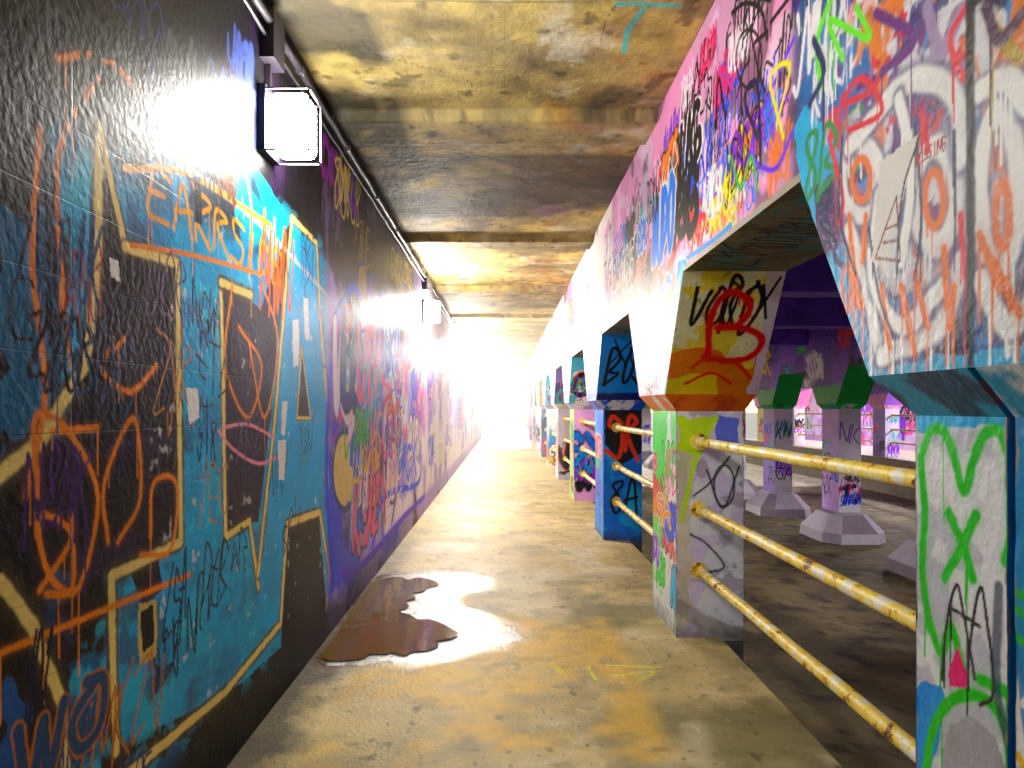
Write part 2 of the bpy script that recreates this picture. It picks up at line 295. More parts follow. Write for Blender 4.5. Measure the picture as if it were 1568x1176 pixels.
T.blotch((.0,.60,.95),.12,.56,16,.9,box=(-12,2.12,1.6,2.9)); T.blotch((.97,.97,1),.10,.55,15,.95,box=(-12,2.09,1.74,2.95)); T.blotch((.12,.08,.5),.08,.6,19,.9,box=(-12,2.12,1.9,3.0))
T.blotch((1,.52,.0),.09,.56,17,1,box=(-12,2.08,1.74,2.7),st=.5); T.blotch((.95,.0,.2),.07,.66,26,.95,box=(-12,2.1,1.8,2.9))
WH=(1,1,1.0)
for P,w in [(ell(1318,275,28,55),.05),(ell(1432,300,32,75),.06),([(1300,225),(1330,190),(1375,135),(1420,120),(1462,150),(1472,240)],.06),([(1300,350),(1325,430),(1345,540)],.05),([(1375,150),(1395,260),(1380,400)],.04),([(1470,400),(1440,500),(1350,545)],.055),([(1345,300),(1335,420),(1380,500),(1440,440)],.05),(ell(1530,290,30,120),.05),([(1500,140),(1540,120),(1575,160)],.05),([(1500,430),(1540,500),(1575,470)],.05)]:
    T.stroke(W(P),w*1.5,(.03,.10,.5),.85,over=.2); T.stroke(W(P),w,WH,1,over=.22,drip=4)
for P in [ell(1318,275,14,32),ell(1430,305,14,42),[(1300,410),(1320,470)],[(1325,330),(1320,400)],[(1400,420),(1420,500)],[(1380,440),(1400,540)],[(1445,380),(1450,470)],ell(1535,330,10,50),[(1520,400),(1560,480)],[(1500,360),(1530,440)],[(1350,440),(1362,530)],[(1300,330),(1310,440)],[(1460,440),(1455,500)]]:
    T.stroke(W(P),.024,(1,.48,.0),1,over=.3,drip=2)
for P in [[(1290,160),(1330,140),(1360,90)],[(1270,210),(1290,300),(1285,340)],[(1470,330),(1478,420)],[(1410,170),(1420,230)]]: T.stroke(W(P),.022,(.95,.0,.2),.95,over=.2,drip=2)
for P in [[(1290,210),(1285,330),(1310,420)],[(1400,190),(1410,330),(1400,430)],[(1460,200),(1462,330)],[(1330,350),(1345,450),(1370,520)]]: T.stroke(W(P),.012,(.03,.1,.35),.9,drip=3)
T.poly(W([(1345,250),(1405,205),(1382,300),(1355,420),(1335,400)]),(.92,.90,.88),1,.004)
for P in [[(1340,395),(1372,300),(1378,400),(1340,395)],[(1352,372),(1372,368)],[(1356,350),(1372,345)]]: T.stroke(W(P),.007,(.55,.2,.2),smooth=False)
T.stroke(W([(1408,205),(1380,300),(1372,440)]),.008,(.15,.12,.15)); T.text('MISSING',*S(1400,255),.12,.03,(.7,.15,.15),.005,flip=True)
for P,w,c in [([(1258,130),(1252,60),(1275,-10)],.03,(.45,1,.05)),([(1290,90),(1270,30),(1330,60),(1310,10)],.02,(.45,1,.05)),([(1240,160),(1262,110),(1246,60)],.03,(.03,.15,.4)),
 ([(1340,20),(1400,60),(1350,110)],.03,(.45,.05,.55)),([(1420,10),(1440,80),(1470,20)],.04,(.7,.6,.8)),([(1520,40),(1560,90)],.03,(.8,.65,.0)),([(1510,10),(1530,60),(1568,20)],.03,(.3,.08,.3)),([(1290,150),(1320,120),(1350,170),(1300,200)],.02,(.95,.0,.2)),([(1475,120),(1455,60),(1480,10)],.02,(1,.2,.3))]:
    T.stroke(W(P),w,c,1,over=.25,drip=2)
random.seed(5)
scatter(T,34,(1.2,2.35,2.75,3.5),(.1,.22),[(.55,.0,.55),(.0,.45,.85),(.9,.0,.2),(.02,.02,.05),(.95,.95,1),(.6,.55,.0),(.2,.03,.55),(.02,.02,.05)],True,.3)
scatter(T,36,(2.6,4.6,2.5,3.4),(.12,.30),[BKk,BKk,BKk,BKk,(.97,.95,1),(.5,.12,.9),(.0,.35,1),(1,.05,.45)],True,.08,(.011,.022))
scatter(T,34,(2.55,3.9,2.32,2.72),(.1,.2),[(1,.05,.2),(.0,.5,1),(1,.5,.0),(.97,.97,.97),(.55,.12,.9),BKk,(1,.95,.05)],True,.25,(.012,.022))
for P,w,c in [(ell(1147,90,20,45),.016,BKk),([(1128,150),(1140,100),(1147,45),(1160,100),(1172,140)],.016,BKk),([(1120,20),(1140,5),(1165,15),(1175,60)],.022,BKk),([(1125,40),(1130,-5),(1180,0)],.022,BKk),([(1110,180),(1100,120),(1095,200)],.024,BKk),
 ([(1215,200),(1185,260),(1150,230),(1185,130),(1215,60)],.022,(.45,.15,1)),([(1190,190),(1210,100),(1180,120),(1200,210)],.02,(1,.95,.0)),([(1160,210),(1140,150),(1160,130),(1165,250)],.028,(.1,.0,.3)),(ell(1042,262,12,24),.022,(.0,.4,1)),([(1028,300),(1042,240),(1055,300),(1035,330)],.022,(.0,.4,1)),([(1120,240),(1135,290),(1150,240),(1160,290)],.02,(.0,.75,.3)),
 ([(1060,350),(1080,330),(1070,400),(1100,370)],.03,(1,.1,.2)),([(1020,360),(1050,330),(1030,400)],.05,(1,.1,.3)),([(1000,380),(1015,430),(1030,390)],.06,(1,.45,.0)),([(985,420),(1010,470),(1035,425)],.07,(1,.5,.0)),([(1045,400),(1090,370),(1120,345)],.03,(.0,.6,.95)),([(960,430),(975,490)],.08,(1,.88,.0))]:
    T.stroke(W(P),w,c,1,over=.2,drip=1)
scatter(T,50,(3.9,6.5,1.9,3.2),(.2,.4),[(1,.05,.2),(.0,.5,1),(1,.5,.0),(.97,.97,.97),(.0,.85,.85),BKk,BKk,BKk],True,.35)
scatter(T,70,(6.5,26,1.7,3.3),(.25,.6),PAL+[(.97,.97,.97)]*5+[(1,.9,.8)],True,.4,(.02,.05))
T.poly([(4.32,2.1),(4.75,2.25),(5.3,2.15),(5.25,1.6),(4.38,1.59)],(.97,.98,.96),.93,.03); scatter(T,9,(4.4,5.2,1.6,2.1),(.12,.22),[BKk,(1,.1,.2),(.0,.85,.5),(1,.5,.0),(.5,.1,.9)],True,.1)
T.stroke([(3.95,2.3),(4.38,1.6)],.10,(.0,.8,1),1,smooth=False,over=.3); T.stroke([(4.15,2.3),(4.45,1.9)],.06,(1,.5,.0),1,over=.2)
T.poly([(7.3,2.3),(8.9,2.3),(8.5,1.6),(7.7,1.6)],(.0,.4,1),.9,.03); T.text('RSX',8.7,1.75,.9,.4,BKk,.035,True,jit=.15)
k=np.clip((zl+.035-V+.03*(fbm(T.U,V,.1,44)-.5))/.01,0,1)*(np.broadcast_to(zl,V.shape)>ZB-.01)*.85; k=k[...,None]; T.c=T.c*(1-k)+lin((.66,.64,.54))*k
T.stroke([(Y0,1.5),(Y0+.004,2.2),(Y0,3.5)],.02,(.01,.01,.015),1,smooth=False); T.stroke([(Y0,1.7),(Y0,2.4)],.03,(.01,.01,.02),.9,smooth=False,drip=6)
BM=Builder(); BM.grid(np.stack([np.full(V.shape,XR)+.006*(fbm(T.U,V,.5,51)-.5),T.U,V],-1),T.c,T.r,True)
def profile(cols):
    p=[(YBACK,ZB)]
    for c in cols: p+=[(c-HB,ZB),(c-HK,ZK),(c+HK,ZK),(c+HB,ZB)]
    p=[q for q in p if YBACK<=q[0]<=YEND]; p.append((YEND,ZB)); return p
def facegrid(u0,u1,v0,v1,n,m,base,rough=.4):
    uu=np.linspace(u0,u1,n); vv=np.repeat(np.linspace(v0,v1,m)[:,None],n,1); return Canvas(uu,vv,base,rough)
random.seed(21)
def deco_haunch(k):
    L=math.hypot(ZB-ZK,HB-HK)
    c=facegrid(XR,XR2,0,L,150 if k in (1,2) else 50,190 if k in (1,2) else 60,(.75,.7,.6),.4)
    def cv2(px,py):
        t=(630-py)/(630-418.); d=4.38-.45*t; return ((px-773)*d/F,t*L)
    if k==1:
        c.c[:]=lin((1,.90,.25)); c.blotch((1,1,.88),.12,.50,3,.8); c.blotch((.5,.42,.1),.1,.66,5,.6)
        q=lambda L_:[cv2(*p) for p in L_]
        c.poly(q([(1010,560),(1080,540),(1165,590),(1165,640),(1010,640)]),(1,.52,.0),1,.02,.3); c.poly(q([(1020,600),(1100,590),(1100,640),(1010,640)]),(1,.9,.05),.9,.02)
        c.poly(q([(1182,400),(1215,400),(1165,640),(1145,640)]),(.95,.85,1),.9,.02)
        c.text('VORO',*cv2(1048,510),.42,.28,(.04,.04,.05),.024,jit=.15); c.text('OSX',*cv2(1100,500),.3,.25,(.04,.04,.05),.018,jit=.2)
        for P in [[(1085,565),(1088,500),(1105,460),(1130,452),(1150,475),(1130,505),(1100,510)],[(1100,510),(1140,510),(1168,530),(1150,560),(1115,568),(1080,560)]]: c.stroke(q(P),.045,(1,.0,.06),1,over=.3,drip=1)
        for P in [[(1060,580),(1090,560),(1130,575),(1150,600)],[(1050,610),(1090,590),(1120,610)]]: c.stroke(q(P),.02,(1,.15,.0),1,over=.2)
    elif k==2:
        c.c[:]=lin((.0,.55,1)); c.text('BOS',XR+.06,.2,.48,.4,(.02,.02,.05),.035,jit=.15); c.text('XO',XR+.1,.5,.4,.25,(.02,.02,.05),.02); c.stroke([(XR,.03),(XR2,.05)],.12,(.03,.12,.5))
    else:
        c.c[:]=lin(random.choice([(.3,.75,.9),(1,.93,.6),(.6,.5,.95),(.95,.93,.97)])); scatter(c,7,(XR,XR2,0,.6),(.15,.4),outl=.4)
    return c,L
for c_i,cy in enumerate(COLS):
    k=c_i-NB
    for s in (-1,1):
        c,L=deco_haunch(k if s==-1 else 99)
        t=c.V/L; y=cy+s*(HK+(HB-HK)*t); z=ZK+(ZB-ZK)*t
        BM.grid(np.stack([c.U,y,z],-1),c.c,c.r,s==1)
pr=profile(COLS)
for a,b_ in zip(pr[:-1],pr[1:]):
    if a[1]==b_[1]:
        if a[1]==ZB and b_[0]-a[0]>.05:
            hi=0<b_[0]<9; c=facegrid(a[0],b_[0],XR,XR2,200 if hi else 20,90 if hi else 12,(.46,.44,.36),.6)
            if hi: c.blotch((.3,.28,.22),.2,.5,3,.7); c.blotch((.12,.55,.6),.15,.62,5,.6); scatter(c,5,(a[0],b_[0],XR,XR2),(.15,.4),[BKk,BKk,(.1,.5,.6)],outl=0,wd=(.01,.02))
            BM.grid(np.stack([c.V,c.U,np.full(c.V.shape,ZB)],-1),c.c,c.r)
        else: BM.quad((XR,a[0],a[1]),(XR2,a[0],a[1]),(XR2,b_[0],b_[1]),(XR,b_[0],b_[1]),(.05,.55,.7))
uu=np.unique(np.concatenate([np.linspace(YBACK,YEND,300),kn])); uu=uu[(uu>=YBACK)&(uu<=YEND)]; zz=zlow(uu,COLS)[None]; t8=np.linspace(0,1,40)[:,None]; V2=zz+t8*(ZC-zz)
c2=Canvas(uu,V2,(.5,.42,.6)); scatter(c2,50,(0,30,1.8,3.2),(.3,.7),flip=False); BM.grid(np.stack([np.full(V2.shape,XR2),c2.U,V2],-1),c2.c,c2.r)
BM.make('haunched_concrete_beam',M_conc)

def shaft(B,y0,y1,x0,x1,zb,paint):
    for nm,(ua,ub) in {'L':(y0,y1),'F':(x0,x1),'R':(y0,y1),'K':(x0,x1)}.items():
        hi=nm in 'LF' and 0<y0<9; n=max(4,int((ub-ua)/(.004 if hi else .02))); mm=int((ZS-zb)/(.005 if hi else .025))
        c=facegrid(ua,ub,zb,ZS,n,mm,(.7,.7,.72)); paint(c,nm)
        w=.007*(fbm(c.U,c.V,.2,52)-.5)
        # chipped, weathered arrises showing bare concrete
        if hi:
            e_=np.minimum(c.U-ua,ub-c.U); ck=np.clip((.012*(fbm(c.U,c.V,.07,57)*2.4-.9)-e_)/.003,0,1)[...,None]; c.c=c.c*(1-ck)+lin((.6,.57,.5))*ck
            dk=(np.clip((.12-c.V+.12*(fbm(c.U,c.V,.08,58)-.5))/.1,0,1)*.6)[...,None]; c.c=c.c*(1-dk)+lin((.25,.22,.17))*dk
        if nm=='L': P=np.stack([x0+w,c.U,c.V],-1)
        elif nm=='R': P=np.stack([x1+w,c.U,c.V],-1)
        elif nm=='F': P=np.stack([c.U,y0+w,c.V],-1)
        else: P=np.stack([c.U,y1+w,c.V],-1)
        B.grid(P,c.c,c.r,nm in 'LK')
def frustum(B,x0,x1,y0,y1,z0,X0,X1,Yy0,Yy1,z1,col):
    a=[(x0,y0,z0),(x1,y0,z0),(x1,y1,z0),(x0,y1,z0)]; b=[(X0,Yy0,z1),(X1,Yy0,z1),(X1,Yy1,z1),(X0,Yy1,z1)]
    for i in range(4):
        j=(i+1)%4; n=40; m=14
        A,Bq,C_,D_=[np.array(q,float) for q in (a[i],a[j],b[j],b[i])]
        t=np.linspace(0,1,n)[None,:,None]; r=np.linspace(0,1,m)[:,None,None]
        P=(A*(1-t)+Bq*t)*(1-r)+(D_*(1-t)+C_*t)*r; Cc=np.ones(P.shape)*lin(col)
        uu_=P[...,0]+P[...,1]; k1=np.clip((fbm(uu_,P[...,2],.12,int(abs(Yy0)*7)%40)-.52)/.08,0,1)[...,None]
        Cc=Cc*(1-k1)+lin(random.choice([(.95,.95,.95),(.1,.1,.3),(.9,.3,.1),(.2,.6,.9)]))*k1*.8+Cc*k1*.2
        B.grid(P,Cc,np.full(P.shape[:2],.45))
random.seed(33)
def paint_factory(k,half=0):
    def near(c,nm):
        c.c[:]=lin((.95,.95,.98))
        if nm=='L' and half==1:
            G=(.08,.82,.03); S=side(SX0); W=lambda L:M(S,L)
            c.blotch((.78,.78,.86),.15,.5,3,.8); c.poly(W([(1400,1050),(1440,1040),(1445,1100),(1425,1180),(1400,1180)]),(.0,.6,1),1,.02,.4)
            c.poly(W([(1405,630),(1560,628),(1558,662),(1500,650),(1455,655),(1405,660)]),(.0,.7,.95),1,.01,.4)
            for P in [[(1414,690),(1425,662),(1445,660),(1462,700),(1476,752),(1492,700),(1508,665),(1530,662),(1545,700)],[(1452,785),(1475,840),(1488,885)],[(1494,790),(1470,840),(1446,885)],[(1410,700),(1416,780),(1412,870),(1422,960)],[(1545,700),(1548,800),(1540,860)],
                [(1425,960),(1440,1000),(1455,960),(1475,1030)],[(1418,1180),(1430,1110),(1465,1068),(1510,1072),(1540,1120),(1550,1180)],[(1500,1040),(1540,1060)]]:
                c.stroke(W(P),.032,G,1,over=.3,drip=1)
            for P in [[(1442,1040),(1448,960),(1465,895),(1478,960),(1492,1040)],[(1482,1000),(1500,900),(1512,960),(1520,1060),(1500,1080)],[(1455,930),(1500,960)]]: c.stroke(W(P),.010,(.15,.13,.18),1,over=.2,drip=2)
            c.poly(W([(1452,1030),(1466,992),(1480,1030),(1478,1052),(1455,1052)]),(1,.1,.5),1,.004)
            c.poly(W([(1440,1180),(1455,1110),(1490,1095),(1525,1130),(1535,1180)]),(.68,.68,.73),.9,.01)
            c.stroke(W([(1530,900),(1525,1050),(1555,1176)]),.03,(.03,.2,.35),.8)
        else:
            c.c[:]=lin((.05,.55,.8)); scatter(c,5,(c.u[0],c.u[-1],.2,1.3),(.1,.25))
    def second(c,nm):
        if nm=='F':
            S=frnt(4.42); W=lambda L:M(S,L)
            c.c[:]=lin((.94,.86,1)); c.blotch((.98,.97,1),.2,.45,3,.9); c.blotch((.7,.6,.72),.12,.62,6,.7)
            c.poly(W([(1040,640),(1100,635),(1085,680),(1060,730),(1040,720)]),(.85,1,.05),1,.02,.3); c.poly(W([(1100,640),(1135,640),(1138,690),(1105,690)]),(.3,.42,1),.9,.02)
            c.poly(W([(1038,690),(1062,690),(1058,960),(1040,975)]),(.9,.85,.76),.9,.03,.5)
            c.stroke(W([(1045,800),(1070,700),(1100,640)]),.03,(.85,1,.15)); 
            for P in [ell(1112,745,16,32),[(1085,720),(1110,780),(1135,715)],[(1060,820),(1085,835),(1112,870),(1080,880)],[(1065,760),(1090,740),(1120,700)]]: c.stroke(W(P),.014,(.18,.15,.22),.9,over=.2)
            c.stroke(W([(1040,930),(1090,960),(1140,975)]),.1,(.6,.55,.52),.7,over=.2)
        elif nm=='L':
            c.c[:]=lin((.94,.98,.98)); c.poly([(4.7,1.5),(5.2,1.5),(5.2,.45),(4.85,.5)],(.03,.95,.15),1,.03,.3); c.poly([(4.4,1.5),(4.65,1.5),(4.6,1.1),(4.4,1.0)],(.1,.95,.25),.9,.03)
            scatter(c,20,(4.4,5.15,.05,1.3),(.12,.3),[(1,.2,.5),(.0,.78,1),(1,.6,.0),(.97,.97,.97),(.0,.3,1),(1,.0,.2),(.05,.95,.15),(.55,.12,.9)],True,.4)
        else: c.c[:]=lin((.55,.48,.62))
    def third(c,nm):
        c.c[:]=lin((.0,.48,1)); c.blotch((.0,.74,1),.2,.55,3,.7)
        if nm=='F':
            c.poly([(SX0+.02,1.48),(SX1,1.48),(SX1,1.0),(SX0+.2,.85),(SX0+.02,1.1)],(.06,.05,.08)); c.text('SR',SX0+.02,1.0,.36,.4,(1,.22,.0),.05,jit=.2); c.text('8A',SX0+.05,.3,.34,.4,BKk,.03)
        else: scatter(c,5,(c.u[0],c.u[-1],.1,1.3),(.15,.35))
    def rnd(c,nm):
        c.c[:]=lin(random.choice([(.6,.88,1),(.92,.88,1),(.5,.5,.7),(.8,.95,.5),(.95,.7,.95),(.97,.97,.97)])); scatter(c,6,(c.u[0],c.u[-1],.1,1.3),(.2,.5),outl=.5)
    return near if k==0 else second if k==1 else third if k==2 else rnd
for c_i,cy in enumerate(COLS):
    k=c_i-NB; B=Builder(); zb=ROAD-.05
    tc_=(.0,.6,.8) if k==0 else (1,.48,.08) if k==1 else (.0,.35,.9) if k==2 else random.choice([(.7,.65,.85),(.9,.85,.8),(.5,.6,.8)])
    if k==0:
        for h,(a,b2) in enumerate([(cy-HS,cy-.012),(cy+.012,cy+HS)]):
            shaft(B,a,b2,SX0,SX1,-.02,paint_factory(0,h)); B.box(SX0,SX1,a,b2,zb,-.02,(.3,.3,.3))
            ya,yb=((cy-HK,cy-.012) if h==0 else (cy+.012,cy+HK)); frustum(B,SX0,SX1,a,b2,ZS,XR,XR2,ya,yb,ZK,tc_)
    else:
        shaft(B,cy-HS,cy+HS,SX0,SX1,-.02,paint_factory(k)); B.box(SX0,SX1,cy-HS,cy+HS,zb,-.02,(.35,.33,.32))
        frustum(B,SX0,SX1,cy-HS,cy+HS,ZS,XR,XR2,cy-HK,cy+HK,ZK,tc_)
    B.make('concrete_column',M_conc)

# ================= CENTRE AND FAR ROWS
def other_row(xc,cols,pedestal,capcol):
    B=Builder(); x0,x1=xc-.3,xc+.3
    kk=knots(cols); uu=np.unique(np.concatenate([np.linspace(YBACK,YEND,420),kk])); uu=uu[(uu>=YBACK)&(uu<=YEND)]; zz=zlow(uu,cols)[None]; tt=np.linspace(0,1,50)[:,None]; VV=zz+tt*(ZC-zz)
    for x in (x0,x1):
        c=Canvas(uu,VV,(.52,.32,.85)); c.blotch((.34,.2,.62),.6,.5,3,.8)
        for cy in cols: c.poly([(cy-.6,1.95),(cy-HK-.02,ZK-.1),(cy+HK+.02,ZK-.1),(cy+.6,1.95)],random.choice(capcol),.95,.02)
        scatter(c,30,(5,30,1.9,3.2),(.2,.5),flip=True); B.grid(np.stack([np.full(VV.shape,x),c.U,VV],-1),c.c,c.r)
    pr=profile(cols)
    for a,b_ in zip(pr[:-1],pr[1:]):
        B.quad((x0,a[0],a[1]),(x1,a[0],a[1]),(x1,b_[0],b_[1]),(x0,b_[0],b_[1]),random.choice(capcol) if a[1]!=b_[1] else (.45,.35,.6))
    B.make('haunched_concrete_beam',M_conc)
    for cy in cols:
        if cy>YEND: continue
        B=Builder(); col=random.choice([(.98,.97,1),(.97,.97,1),(.93,.88,1)])
        for nm,(ua,ub) in {'L':(cy-HS,cy+HS),'F':(xc-.22,xc+.22),'R':(cy-HS,cy+HS),'K':(xc-.22,xc+.22)}.items():
            c=facegrid(ua,ub,ROAD,ZS,40,160,col if nm!='L' else random.choice([(.7,.6,.95),(.97,.88,.3),(.88,.7,1)]));
            scatter(c,5,(ua,ub,-.6,1.3),(.18,.4),[(.0,.3,1),(1,.1,.5),BKk,BKk,(.0,.75,.8),(.6,.12,.9)],nm=='L',.1,(.02,.03))
            if nm in 'LR': P=np.stack([np.full(c.V.shape,xc-.22 if nm=='L' else xc+.22),c.U,c.V],-1)
            else: P=np.stack([c.U,np.full(c.V.shape,cy-HS if nm=='F' else cy+HS),c.V],-1)
            B.grid(P,c.c,c.r)
        frustum(B,xc-.22,xc+.22,cy-HS,cy+HS,ZS,x0,x1,cy-HK,cy+HK,ZK,random.choice(capcol))
        if pedestal:
            def octa(hx,hy,ch,z): return [(xc-hx,cy-hy+ch,z),(xc-hx+ch,cy-hy,z),(xc+hx-ch,cy-hy,z),(xc+hx,cy-hy+ch,z),(xc+hx,cy+hy-ch,z),(xc+hx-ch,cy+hy,z),(xc-hx+ch,cy+hy,z),(xc-hx,cy+hy-ch,z)]
            R=[octa(.62,.76,.25,ROAD-.02),octa(.60,.74,.25,ROAD+.2),octa(.34,.47,.14,ROAD+.52),octa(.25,.38,.08,ROAD+.56)]
            for a,b_ in zip(R[:-1],R[1:]):
                for i in range(8): j=(i+1)%8; B.quad(a[i],a[j],b_[j],b_[i],random.choice([(.84,.81,.87),(.74,.7,.76),(.6,.55,.6)]),.7)
        B.make('concrete_column',M_conc)
mid=[13.7+3.2*k for k in range(-5,7)]
other_row(6.75,mid,True,[(.0,.85,.22),(.0,.72,.25),(.05,.8,.3)])
other_row(11.9,COLS,False,[(.7,.45,1),(1,.6,.9),(.3,.55,1)])

# ================= FLOOR / PUDDLE
PUD=[(487,1008),(512,975),(540,930),(562,900),(585,882),(640,878),(700,880),(745,887),(742,900),(700,907),(684,918),(700,932),(745,945),(790,962),(796,978),(765,990),(715,996),(690,1004),(640,1016),(590,1012),(550,1020),(505,1020)]
WAT=[(492,1008),(515,975),(543,932),(565,903),(588,888),(612,885),(625,889),(640,886),(662,890),(672,897),(655,901),(648,907),(632,910),(636,918),(622,922),(626,930),(612,938),(628,943),(640,950),(658,950),(676,956),(694,966),(702,972),(690,980),(668,984),(672,990),(655,998),(632,1000),(618,1006),(600,1001),(590,1004),(568,1004),(550,1012),(505,1014)]
G=horiz(0.0)
def fp(L_): return [(a,max(b,XL+.012)) for a,b in M(G,L_)]
pud=fp(PUD); wat=fp(WAT)
u=np.concatenate([np.linspace(YBACK,1.9,30),np.geomspace(2.0,YEND,680)]); vv=np.linspace(XL-.05,1.41,440); V=np.repeat(vv[:,None],len(u),1)
fl=Canvas(u,V,(.88,.78,.52),.58)
fl.blotch((.80,.70,.42),.9,.45,3,.7,.2); fl.blotch((.66,.59,.37),.5,.55,5,.6,.15); fl.blotch((.94,.89,.74),.6,.58,8,.6,.15); fl.blotch((.48,.46,.25),.6,.38,12,.8,.2,box=(-2,6,.4,1.8)); fl.blotch((.33,.29,.2),.08,.72,15,.7); fl.blotch((.35,.3,.2),.035,.74,27,.7); fl.blotch((.97,.93,.82),.03,.76,53,.5)
fl.blotch((1,.78,.18),.5,.43,22,.65,.15,box=(2,5,-.9,.8)); fl.blotch((.6,.53,.36),.2,.58,29,.4,.1)
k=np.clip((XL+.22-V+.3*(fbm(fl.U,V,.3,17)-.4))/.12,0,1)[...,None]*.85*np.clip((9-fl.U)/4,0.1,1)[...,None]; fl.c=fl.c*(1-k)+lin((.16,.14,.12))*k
def pdist(pp):
    P=np.array(pp); D=np.full(V.shape,9.); ins=np.zeros(V.shape,bool)
    for i in range(len(P)):
        a=P[i];b2=P[(i+1)%len(P)];d=b2-a; tq=np.clip(((fl.U-a[0])*d[0]+(V-a[1])*d[1])/(d@d+1e-9),0,1); D=np.minimum(D,np.hypot(fl.U-a[0]-tq*d[0],V-a[1]-tq*d[1]))
        if a[1]!=b2[1]: ins^=((a[1]>V)!=(b2[1]>V))&(fl.U<(b2[0]-a[0])*(V-a[1])/(b2[1]-a[1])+a[0])
    return np.where(ins,-D,D)
D=pdist(pud)+.07*(fbm(fl.U,V,.09,19)-.5)+.03*(fbm(fl.U,V,.025,20)-.5)
k=np.clip(1-D/.12,0,1); fl.r=fl.r*(1-k)+.22*k; kk=(k*.5)[...,None]; fl.c=fl.c*(1-kk)+lin((.45,.35,.17))*kk
glare_rim=np.clip((.004-D)/.012,0,1)*np.clip((fbm(fl.U,V,.06,30)-.22)/.12,.15,1)*np.clip((V+1.10)/.12,0,1); fl.r=np.where(glare_rim>.5,.28,fl.r)
glare_rim=(glare_rim*.97)[...,None]; fl.c=fl.c*(1-glare_rim)+lin((1,1,.99))*glare_rim  # white rim: lamp reflections on the wet floor painted into its colour
k=np.clip((fbm(fl.U,V,.5,25)-.5)/.15,0,1)*.5*(fl.U>5); fl.r=fl.r-.14*k
for P_ in [[(930,1018),(1010,1022)],[(940,1035),(1000,1028),(975,1045)],[(900,1020),(912,1040)],[(850,1020),(860,1030)]]: fl.stroke(M(G,P_),.02,(.98,.95,.1),.8,over=.2)
random.seed(91)
for _ in range(60):
    y=random.uniform(2.8,8); x=random.uniform(-.8,1.35); fl.stroke([(y,x),(y+random.uniform(-.03,.03),x+random.uniform(-.03,.03))],random.uniform(.008,.02),random.choice([(.95,.9,.2),(.95,.9,.2),(.95,.95,.9),(.3,.25,.2),(.8,.4,.3)]),.6,smooth=False)
for _ in range(6):
    y=random.uniform(3,14); x=random.uniform(-.9,1.1); q=[(y,x)]
    for i in range(8): y+=random.uniform(-.05,.25); x+=random.uniform(-.12,.12); q.append((y,x))
    fl.stroke(q,.005,(.35,.3,.18),.7)
for y in np.arange(Y0+1.65,34,SP*2): fl.stroke([(y,XL),(y,1.41)],.006,(.4,.34,.22),.6,smooth=False)
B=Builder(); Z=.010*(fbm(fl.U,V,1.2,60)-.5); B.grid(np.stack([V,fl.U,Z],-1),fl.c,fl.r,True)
B.quad((1.41,YBACK,0),(1.41,YEND,0),(1.41,YEND,ROAD-.05),(1.41,YBACK,ROAD-.05),(.45,.42,.36),.7); B.make('concrete_walkway',M_floor)
import bmesh
bm=bmesh.new(); vs=[bm.verts.new((b_,a,.0095)) for a,b_ in cr(wat+[wat[0]],5)[:-1]]; bm.faces.new(vs); me=bpy.data.meshes.new('puddle'); bm.to_mesh(me); bm.free()
ob=bpy.data.objects.new('puddle',me); scene.collection.objects.link(ob)
m=bpy.data.materials.new('puddle_water'); m.use_nodes=True; N=m.node_tree.nodes; L=m.node_tree.links; b=N['Principled BSDF']; b.inputs['Base Color'].default_value=(*lin((.44,.32,.07)),1); b.inputs['Roughness'].default_value=.03; b.inputs['IOR'].default_value=1.4; b.inputs['Specular IOR Level'].default_value=.6; b.inputs['Specular Tint'].default_value=(1,.9,.65,1)
n=N.new('ShaderNodeTexNoise'); n.inputs['Scale'].default_value=6; tcn=N.new('ShaderNodeTexCoord'); L.new(tcn.outputs['Object'],n.inputs[0]); bp=N.new('ShaderNodeBump'); bp.inputs['Strength'].default_value=.12; bp.inputs['Distance'].default_value=.02; L.new(n.outputs[0],bp.inputs['Height']); L.new(bp.outputs[0],b.inputs['Normal'])
me.materials.append(m)
B=Builder(); B.box(11.5,14.5,YBACK,YEND,ROAD-.05,0,(.65,.6,.5)); B.make('concrete_walkway',M_floor)
u=np.linspace(YBACK,YEND,600); v=np.linspace(0,ZC,90); V=np.repeat(v[:,None],len(u),1); c=Canvas(u,V,(.9,.65,.97)); c.blotch((.97,.94,.98),1,.45,3,.8); c.blotch((1,.3,.6),.8,.55,8,.8); scatter(c,90,(0,34,.3,2.8),(.4,1.0),flip=True,wd=(.03,.07))
B=Builder(); B.grid(np.stack([np.full(V.shape,14.4),c.U,V],-1),c.c,c.r); B.box(14.42,14.9,YBACK,YEND,ROAD,ZC,(.4,.4,.4)); B.make('graffiti_wall',M_wall)
# ================= ROAD
u=np.linspace(YBACK,YEND,500); v=np.linspace(1.42,11.5,150); V=np.repeat(v[:,None],len(u),1); c=Canvas(u,V,(.52,.46,.30),.75)
c.blotch((.40,.35,.24),1.2,.5,3,.8,.2); c.blotch((.64,.57,.38),.5,.58,7,.7,.1); c.blotch((.18,.15,.13),.3,.64,9,.8); c.blotch((.2,.17,.13),.09,.68,12,.8)
B=Builder(); B.grid(np.stack([V,c.U,np.full(V.shape,ROAD)+.02*fbm(c.U,V,1,3)],-1),c.c,c.r,True); B.make('road',M_road)
